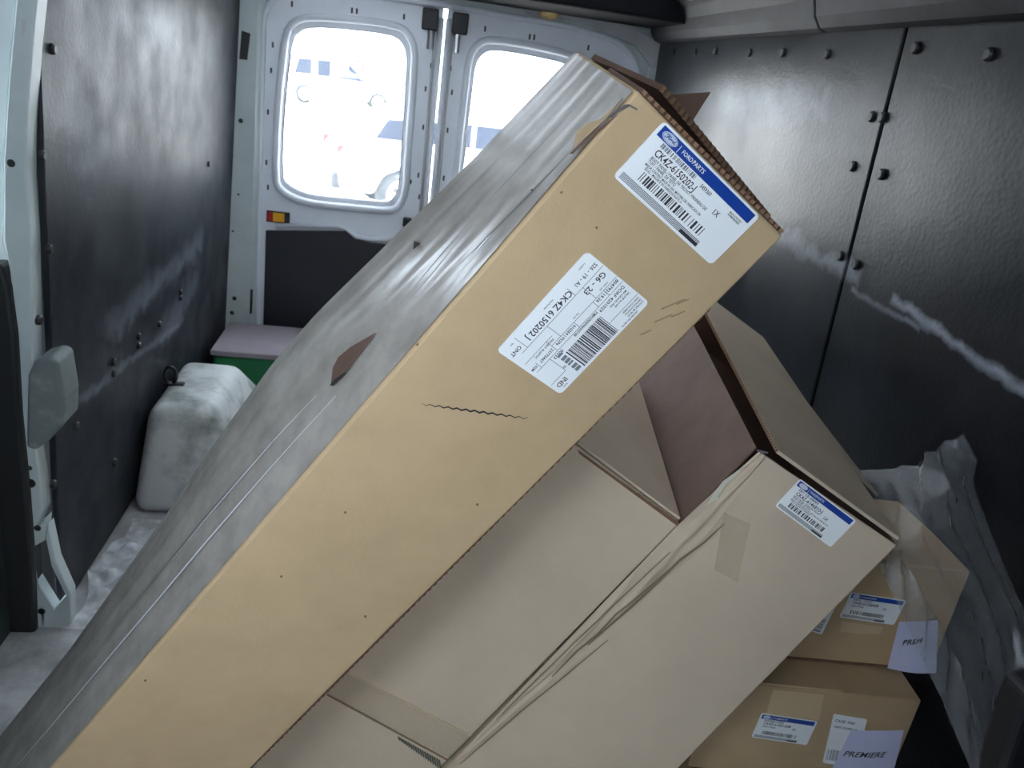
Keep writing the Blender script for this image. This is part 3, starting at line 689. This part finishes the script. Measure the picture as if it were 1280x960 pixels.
ob('back_panel', *hexa([A3 + D3 * .90 + W3 * .01, B3 + D3 * .90 - W3 * .006, B3 + D3 * .90 + lB * .3 - W3 * .006, A3 + D3 * .90 + lA * .3 + W3 * .01], D3 * .006), KRAFT_IN_SHADE, c3)
ob('slit_shade_sheet', *hexa([bq[0] - lA * .004 + D3 * .002 + W3 * .01, bq[1] - lB * .004 + D3 * .002, bq[1] - lB * .004 + D3 * .89, bq[0] - lA * .004 + D3 * .89 + W3 * .01], -lA * .003), KRAFT_IN_SHADE, c3)  # dark sheet in the hollow end; the slit's depth shade is painted
# lid flap lying over its end with a gap along the left side
e0, e1, e2, e3 = onP((966, 552), A3 + V((0, .012, .012)), L3), None, None, None
up = -L3
p0 = A3 + (B3 - A3) * .10 + D3 * .012 + up * .010; p1 = B3 + up * .006 + D3 * .004 - (B3 - A3) * .01
p2 = B3 + D3 * dep3 + up * .02; p3 = A3 + (B3 - A3) * .07 + D3 * dep3 + up * .03
slab('end_flap', [p0, p1, p2, p3], .006, KRAFT2, c3, bevel=.001)
slab('end_flap', [B3 + D3 * .35 + up * .002 + W3 * .002, B3 + D3 * .92 + up * .002 + W3 * .002, onY((1005, 497), 1.62), onY((1098, 618), 1.22)], .005, KRAFT2, c3)
nfl = (p1 - p0).cross(p2 - p0).normalized()
corrugated_edge('flap_cut_edge', p0, p3, nfl * .006, (p0 - p1).normalized(), KRAFT_EDGE, c3)
# crushed corner strip between the two front faces
def crush(u, v):
    # v along the edge from top to bottom, u across
    a = on3((951 + (560 - 951) * v, 566 + (960 - 566) * v)); 
    wd = .055 * (1 - v) ** .6 * min(1, .25 + 3 * v)
    off = (u - .30) * wd
    n = .006 * (1 - .6 * v) * (math.sin(u * 9.5 + 3 * math.sin(7 * v)) * math.sin(math.pi * u)) + .0016 * math.sin(40 * v + 9 * u) * math.sin(math.pi * u)
    return a + W3 * off - N3 * (.0022 + max(-.001, n))
ob('crushed_edge', *gridv(crush, 14, 90), KRAFT2, c3, smooth=True)
def line3(name, pts, wd, m_, root, lift=.009):
    vs_, fs = [], []
    for k, p in enumerate(pts):
        a, b = pts[max(0, k - 1)], pts[min(len(pts) - 1, k + 1)]; dx, dy = b[0] - a[0], b[1] - a[1]; l = math.hypot(dx, dy); h = wd * (.35 + .65 * math.sin(math.pi * (k + .5) / len(pts)))
        nx, ny = -dy / l * h, dx / l * h
        vs_ += [on3((p[0] + nx, p[1] + ny), lift), on3((p[0] - nx, p[1] - ny), lift)]
        if k: i = 2 * k; fs.append((i - 2, i - 1, i + 1, i))
    return ob(name, vs_, fs, m_, root)
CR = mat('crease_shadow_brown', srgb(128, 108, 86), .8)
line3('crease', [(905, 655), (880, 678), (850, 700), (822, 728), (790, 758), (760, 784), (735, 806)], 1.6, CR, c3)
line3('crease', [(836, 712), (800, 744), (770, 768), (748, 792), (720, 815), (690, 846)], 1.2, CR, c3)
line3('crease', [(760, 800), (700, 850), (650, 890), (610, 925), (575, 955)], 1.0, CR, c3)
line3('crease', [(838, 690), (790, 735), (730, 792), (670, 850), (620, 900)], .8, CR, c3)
PALE = mat('torn_liner_pale', srgb(206, 200, 182), .9)
line3('torn_liner', [(925, 588), (905, 604), (895, 618), (885, 630), (898, 622)], 3.2, PALE, c3)
line3('corner_tear', [(946, 563), (953, 565), (960, 566)], 1.6, DCREASE, c3, .004)
slab('shaded_side', [A3 + D3 * .012 - W3 * .004, A3 + lA * .5 + D3 * .012 - W3 * .004, A3 + lA * .5 + D3 * .85 - W3 * .004, A3 + D3 * .85 - W3 * .004], .0025, KRAFT_IN_SHADE, c3)  # brown slab over the side face, its shade put into the colour
ob('tape_patch', *prism([on3(p, .0008) for p in ((905, 640), (938, 655), (922, 728), (893, 712))], -N3 * .0004), TAPE, c3)
f3 = Frame(on3((968.5, 632)), on3((1038, 684)) - on3((968.5, 632)), on3((1000, 598)) - on3((968.5, 632)))
l3w = (on3((1038, 684)) - on3((968.5, 632))).length; l3h = (on3((1000, 598)) - on3((968.5, 632))).length
parts_label(c3, f3, l3w, l3h, 'CK4Z-6146810-J', [('1X', .62, .50, .13, .9), ('BODY PANEL / PANEL DE TECHO', .105, .515, .064, .88), ('TOIT / PANEL DE TETO', .105, .46, .064, .88), ('MAJOR CONTENT MADE IN USA / MAYORIA DEL FABRICADO EN', .105, .405, .054, .78), ('EE.UU. / MAJORITE DU FABRIQUE', .125, .355, .054, .78)], 11, True)

# carton 2: lower left, end set back below its neighbour's
nb = L3.cross(D3).normalized()                     # plane of the neighbour's left side
G = N3 * .008 - W3 * .004
a2, b2 = on3((668, 521)) + G, on3((853, 659)) + G
back = onP((806, 479), A3, nb) - W3 * .035
bd = (back - b2); 
if bd.length > 1.3 or bd.y < .2: bd = D3 * .9 + V((0, 0, -.10))
bl = (on3((557, 960)) - on3((853, 659))).normalized()
tb = b2.z / -bl.z - .001; fb2 = b2 + bl * tb; fa2 = a2 + bl * tb
c2 = thing('large_carton', 'large beige carton wedged under the leaning carton, no label', 'carton', tuple(fb2), 'long parts cartons')
ob('carton_body', [a2, b2, fb2, fa2, a2 + bd, b2 + bd, fb2 + bd, fa2 + bd], HF, KRAFT2, c2, bevel=.004)
def on2(p, lift=.001): return onP(p, a2 - N3 * lift, N3)
def quad2(name, pts, m_, lift=.001): return ob(name, *prism([on2(p, lift) for p in pts], -N3 * .0005), m_, c2)
quad2('packing_tape', [(430, 838), (590, 920), (566, 950), (408, 868)], TAPE)
quad2('tape_edge', [(430, 838), (590, 920), (589.5, 921.2), (429.5, 839.2)], KTAPE, .0018)
quad2('tape_edge', [(409, 867), (560, 949), (559, 951), (408, 869)], CR, .0018)
SC = mat('dark_scuff', srgb(92, 92, 80), .8)
for k in range(18):
    x = 497 + k * 3; y = 921 + k * 1.72; h = 4 + 8 * k / 20
    quad2('scuff', [(x, y), (x + 1.8, y - .6), (x + 3.8, y + h), (x + 2.0, y + h + 1)], SC, .0022)
p = b2 - (b2 - a2) * .02
slab('end_flap', [a2 - bl * .002 + N3 * .006, b2 - bl * .002 + N3 * .006 - W3 * .004, b2 + bd * .92 - bl * .008 - W3 * .004, a2 + bd * .92 - bl * .03], .004, KRAFT2, c2)
quad2('end_shadow_slit', [(722, 562), (852, 656), (850, 660), (724, 567)], KRAFT_EDGE, .0012)

# ================================================================ SMALL BOXES ON THE RIGHT
def oriented_box(name, label, bl_, br_, depth, height, m_, group=None, under=False):
    """box from its bottom front edge"""
    bl_, br_ = V(bl_), V(br_); X = (br_ - bl_).normalized(); Yd = V((-X.y, X.x, 0)); r_ = thing(name, label, 'box', tuple((bl_ + br_) / 2), group)
    q = [bl_, br_, br_ + V((0, 0, height)), bl_ + V((0, 0, height))]
    ob('box_body', *hexa(q, Yd * depth), m_, r_, bevel=.003)
    return r_, X, Yd
z5 = .45
t0, t1 = onZ((942, 856), z5), onZ((1152, 876), z5)
X5 = (t1 - t0).normalized(); l5 = t0 - X5 * .08
hb = .215
b5, X5, Y5 = oriented_box('small_carton', 'lowest right carton with the fully visible handwritten note', (l5.x, l5.y, z5 - hb), (t1.x, t1.y, z5 - hb), .22, hb, KRAFT, 'small parts cartons')
n5 = -Y5
def on5(p, lift=.001): return onP(p, t0 + n5 * lift, n5)
# lid flaps with a seam on its top
slab('lid_flap', [l5 + V((0, 0, .001)) + Y5 * .002, l5 + X5 * ((t1 - l5).length * .62) + V((0, 0, .001)) + Y5 * .002, l5 + X5 * ((t1 - l5).length * .62) + Y5 * .21 + V((0, 0, .001)), l5 + Y5 * .21 + V((0, 0, .001))], .004, KRAFT, b5)
tp = [on5((966, 862)), on5((1030, 868)), on5((1024, 900)), on5((958, 893))]
ob('packing_tape', *prism(tp, n5 * .0004), KTAPE, b5)
f5 = Frame(on5((939, 921)), on5((1008, 931)) - on5((939, 921)), on5((952, 891)) - on5((939, 921)))
parts_label(b5, f5, (on5((1008, 931)) - on5((939, 921))).length, (on5((952, 891)) - on5((939, 921))).length, 'CK4Z-61021A08', [('1X', .62, .50, .13, .9), ('BODY PANEL', .105, .48, .08, .9)], 17, True)
def ship_mini(root, f, ww, hh, seed):
    s_ = ob('shipping_label', *f.rrect(ww, hh, .004, -.0004, .0004), LABELW, root)
    ob('barcode', *bars(f, .06 * ww, .55 * ww, .08 * hh, .30 * hh, .0007, seed, 40), INKG, s_)
    ob('lettering', *f.flat(text_mesh([T('CK4Z', .08 * ww, .86 * hh, .07 * hh), T('IND', .45 * ww, .86 * hh, .07 * hh), T('ONT', .08 * ww, .74 * hh, .06 * hh), T('DORF 42', .35 * ww, .74 * hh, .06 * hh)]), .0007), INK, s_)
    ob('side_barcode', *bars(f, .05 * hh, .5 * hh, .70 * ww, .92 * ww, .0007, seed + 3, 26, False), INKG, s_)
fs5 = Frame(on5((1028, 953)), on5((1085, 962)) - on5((1028, 953)), on5((1042, 892)) - on5((1028, 953)))
ship_mini(b5, fs5, (on5((1086, 893)) - on5((1042, 892))).length, (on5((1042, 892)) - on5((1028, 953))).length, 31)

def note(name, label, f, pts_left, pts_right, bow, text, tx, ty, size, rot):
    """paper slip taped on a carton, bowed off the board; writing follows the bow"""
    n = len(pts_left) - 1
    def at(u, v):
        k = min(n - 1, int(v * n)); t = v * n - k
        a = f(pts_left[k]).lerp(f(pts_left[k + 1]), t); b = f(pts_right[k]).lerp(f(pts_right[k + 1]), t)
        return a.lerp(b, u)
    return at
def paper(name, label, fon, corners, bow, nrm, text, p0, p1, size, m_=NOTE):
    tl, tr_, br_, bl_ = [fon(p) for p in corners]
    def sh(u, v, l=0):
        p = tl.lerp(tr_, u).lerp(bl_.lerp(br_, u), v); return p + nrm * (.007 + bow * math.sin(math.pi * u) * (.25 + .75 * v) + l)
    root = thing(name, label, 'note', tuple((tl + br_) / 2))
    pv, pf = gridv(lambda u, v: sh(u, v), 16, 12); ob('paper', pv, pf, m_, root, smooth=True)
    X = fon(p1) - fon(p0); ln_ = X.length; X.normalize()
    O = fon(p0); U = nrm.cross(X)
    ww = (tr_ - tl).length
    v_, f_ = text_mesh([T(text, 0, 0, size, sh=.35)])
    xm = max(v.x for v in v_); out = []
    for v in v_:
        q = O + X * (v.x / xm * ln_) + U * v.y
        uu = (q - tl).dot((tr_ - tl).normalized()) / ww
        out.append(q + nrm * (.0082 + bow * math.sin(math.pi * min(1, max(0, uu))) * .80))
    ob('handwriting', out, f_, INK, root)['label'] = 'black handwriting'
    return root
paper('paper_note', 'white paper note reading PREMIERE on the lowest right carton', on5, [(1062, 909), (1128, 909), (1112, 972), (1034, 966)], .006, n5, 'PREMIERE', (1051, 941), (1104, 940), .019)

# box 4 on top of box 5
s0_, s1_ = onZ((980, 822), z5 + .006), onZ((1163, 838), z5 + .006)
X4 = (s1_ - s0_).normalized(); l4 = s0_ - X4 * .017
h4 = onY((1092, 708), s0_.y).z - z5 + .01
b4, X4, Y4 = oriented_box('small_carton', 'carton stacked above the lowest one, half behind clear plastic', tuple(l4), tuple(s1_), .26, h4, KRAFT, 'small parts cartons')
n4 = -Y4
def on4(p, lift=.001): return onP(p, s0_ + n4 * lift, n4)
ob('bottom_flap_edge', *hexa([l4 + n4 * .001, s1_ + n4 * .001, s1_ + n4 * .001 + V((0, 0, .005)), l4 + n4 * .001 + V((0, 0, .005))], n4 * .003), KRAFT_EDGE, b4)
f4 = Frame(on4((1049, 771)), on4((1117, 781)) - on4((1049, 771)), on4((1064, 740)) - on4((1049, 771)))
parts_label(b4, f4, (on4((1117, 781)) - on4((1049, 771))).length, (on4((1064, 740)) - on4((1049, 771))).length, 'CK4Z-61228A08', [('1X', .66, .50, .13, .9), ('BODY PANEL', .105, .48, .08, .9)], 23, True)
fs4 = Frame(on4((985, 780)), on4((1027, 793)) - on4((985, 780)), on4((1004, 740)) - on4((985, 780)))
ship_mini(b4, fs4, (on4((1027, 793)) - on4((985, 780))).length, (on4((1047, 755)) - on4((1027, 793))).length, 41)
ob('tape_square', *prism([on4(p, .0006) for p in ((1052, 776), (1104, 784), (1100, 793), (1050, 790))], n4 * .0003), KTAPE, b4)
paper('paper_note', 'white paper note reading PREM on the upper small carton', on4, [(1122, 774), (1170, 772), (1168, 838), (1107, 832)], .007, n4, 'PREM.', (1124, 802), (1150, 797), .018)
# plain carton under the stack
cu = thing('support_carton', 'plain kraft carton under the lowest right carton', 'box', (.80, 1.25, 0), 'small parts cartons')
ub = [V((l5.x, l5.y, 0)) + X5 * .05 + Y5 * .03, V((t1.x, t1.y, 0)) - X5 * .03 + Y5 * .03]
ob('box_body', *hexa([ub[0], ub[1], ub[1] + V((0, 0, z5 - hb - .002)), ub[0] + V((0, 0, z5 - hb - .002))], Y5 * .17), KRAFT, cu, bevel=.003)

# ================================================================ POLYTHENE SHEET BY THE RIGHT WALL
rows = [  # left edge ... right edge in the photograph, with distance
    [((1074, 589), 1.22), ((1140, 583), 1.16), ((1168, 560), 1.13), ((1205, 543), 1.12)],
    [((1086, 610), 1.18), ((1140, 600), 1.12), ((1180, 590), 1.09), ((1222, 575), 1.10)],
    [((1100, 640), 1.12), ((1150, 625), 1.07), ((1190, 610), 1.05), ((1216, 602), 1.08)],
    [((1098, 705), 1.00), ((1150, 670), 1.01), ((1200, 655), 1.02), ((1236, 660), 1.04)],
    [((1122, 755), .97), ((1180, 730), .97), ((1225, 710), .99), ((1262, 722), .99)],
    [((1150, 815), .94), ((1205, 795), .94), ((1250, 780), .94), ((1292, 790), .93)],
    [((1182, 885), .91), ((1225, 865), .90), ((1262, 850), .90), ((1296, 860), .87)],
    [((1225, 990), .86), ((1245, 985), .85), ((1262, 980), .84), ((1290, 975), .82)]]
R3 = [[onY(p, y) for p, y in rr] for rr in rows]
def sheet(u, v):
    def lin(a, t): k = min(len(a) - 2, int(t * (len(a) - 1))); f_ = t * (len(a) - 1) - k; f_ = f_; return a[k].lerp(a[k + 1], f_)
    k = min(len(R3) - 2, int(v * (len(R3) - 1))); t = v * (len(R3) - 1) - k
    p = lin(R3[k], u).lerp(lin(R3[k + 1], u), t)
    fold = .6 * (.011 * math.sin(26 * u + 3.0 * v + 2 * math.sin(5 * v)) + .006 * math.sin(47 * u - 6 * v) + .004 * math.sin(19 * v + 9 * u) + .003 * math.sin(61 * v + 33 * u))
    edge = math.sin(math.pi * min(1, max(0, u))) * .8 + .2
    d = (p - CAM).normalized()
    return p + V((-.2, 1, 0)) * fold * edge * .9
ps = thing('polythene_sheet', 'clear crumpled plastic sheet hanging beside the right wall', 'plastic sheet', tuple(onY((1225, 960), .85)))
ob('sheet', *gridv(sheet, 46, 90), PLASTIC, ps, smooth=True)
# doubled-over fold along its near edge
def fold(u, v):
    a = sheet(0.02 + .30 * u * (.5 + .5 * v), .40 + .60 * v); return a + V((-.012, -.022 - .006 * math.sin(30 * v + 8 * u), 0))
ob('folded_edge', *gridv(fold, 14, 60), PLASTIC, ps, smooth=True)

# dark padded edge in the lower right corner
pe = tag(ob('padded_mat', *prism([onY(p, .72) for p in ((1250, 975), (1286, 870), (1330, 860), (1330, 1000), (1248, 1000))], (0, .05, 0)), BLACK, origin=onY((1290, 1000), .74), bevel=.010, seg=3), 'black padded edge in the lower right corner', 'mat')

# ================================================================ OUTSIDE: sunny car park
gz = -.60
struct(ob('ground', *boxv(-60, 60, YR + .3, 90, gz - .1, gz), GROUND))
def car(name, label, loc, rz, paint, suv=False):
    r_ = thing(name, label, 'car', tuple(loc), 'parked cars behind the van'); M = Matrix.Rotation(rz, 3, 'Z'); O = V(loc)
    def Wp(p): return O + M @ V(p)
    def add(n, vf, m_, par=None, **k): return ob(n, [Wp(p) for p in vf[0]], vf[1], m_, par or r_, **k)
    h = 1.72 if suv else 1.45
    low = [(-2.2, .38), (-2.25, .75), (-2.1, .98), (-.9, 1.0), (1.0, .96), (2.0, .82), (2.25, .60), (2.2, .35), (1.75, .32), (1.62, .58), (1.38, .68), (1.12, .58), (1.0, .30), (-1.0, .30), (-1.12, .58), (-1.38, .68), (-1.62, .58), (-1.75, .32)]
    body = add('body', prism([V((x, -.88, z)) for x, z in low], (0, 1.76, 0)), paint, bevel=.06, seg=3)
    cab = [(-2.08, .98), (-1.95, h - .12) if suv else (-1.45, h - .08), (-1.5, h) if suv else (-1.0, h), (.25, h), (.55, h - .08), (1.15, .96)]
    add('cabin', prism([V((x, -.76, z)) for x, z in cab], (0, 1.52, 0)), paint, bevel=.08, seg=3)
    for s in (-1, 1):
        wn_ = [(-1.75, 1.04), (-1.6, h - .16), (-.45, h - .12), (-.45, 1.03)]; wf = [(-.38, 1.03), (-.38, h - .12), (.22, h - .12), (.85, 1.0)]
        for q_ in (wn_, wf): add('side_window', prism([V((x, s * .765, z)) for x, z in q_], (0, s * .012, 0)), CARGLASS)
        add('tail_light', boxv(-2.24, -2.02, s * .62 - .16, s * .62 + .16, .74, .92), REDL, bevel=.02)
        for xw in (-1.37, 1.37):
            wh = add('wheel', disc(V((xw, s * .70, .33)), (0, s, 0), .33, .20, 24), RUBBER)
            add('rim', disc(V((xw, s * .895, .33)), (0, s, 0), .22, .012, 20), METAL, wh)
            for k in range(5):
                a = k * 2 * math.pi / 5; add('spoke_gap', disc(V((xw + .13 * math.cos(a), s * .908, .33 + .13 * math.sin(a))), (0, s, 0), .038, .004, 8), BLACK, wh)
    add('rear_window', prism([V((-2.10 if suv else -1.98, -.60, 1.04)), V((-2.10 if suv else -1.98, .60, 1.04)), V((-1.985 if suv else -1.56, .52, h - .18)), V((-1.985 if suv else -1.56, -.52, h - .18))], (-.02, 0, .01)), CARGLASS)
    add('bumper', boxv(-2.30, -2.10, -.80, .80, .36, .56), BLACK, bevel=.03)
    add('number_plate', boxv(-2.275, -2.255, -.24, .24, .66, .78), LABELW)
    return r_
CARGLASS = mat('car_glass', (.012, .016, .030, 1), .35, spec=.12)
SILV = mat('silver_car_paint', (.62, .64, .66, 1), .3, metal=.2); REDP = mat('red_car_paint', (.35, .02, .02, 1), .4, spec=.1); WHT = mat('white_car_paint', (.85, .85, .85, 1), .3); BLU = mat('blue_car_paint', (.12, .2, .45, 1), .3)
def by_corner(px, y, rz):
    q = onY(px, y); m_ = Matrix.Rotation(rz, 3, 'Z') @ V((-2.2, -.88, 0)); return (q.x - m_.x, q.y - m_.y, gz)
a = math.radians(14); car('parked_car', 'silver car seen through the left rear window', by_corner((428, 170), 10.6, a), a, SILV)
a = math.radians(70); car('parked_car', 'red car parked beyond the silver one, through the rear window', by_corner((425, 150), 40, a), a, REDP, True)
a = math.radians(8); car('parked_car', 'white high-roofed car at the left of the rear window view', by_corner((352, 110), 32, a), a, WHT, True)
for o in bpy.data.objects:
    if '_o' in o: del o['_o']
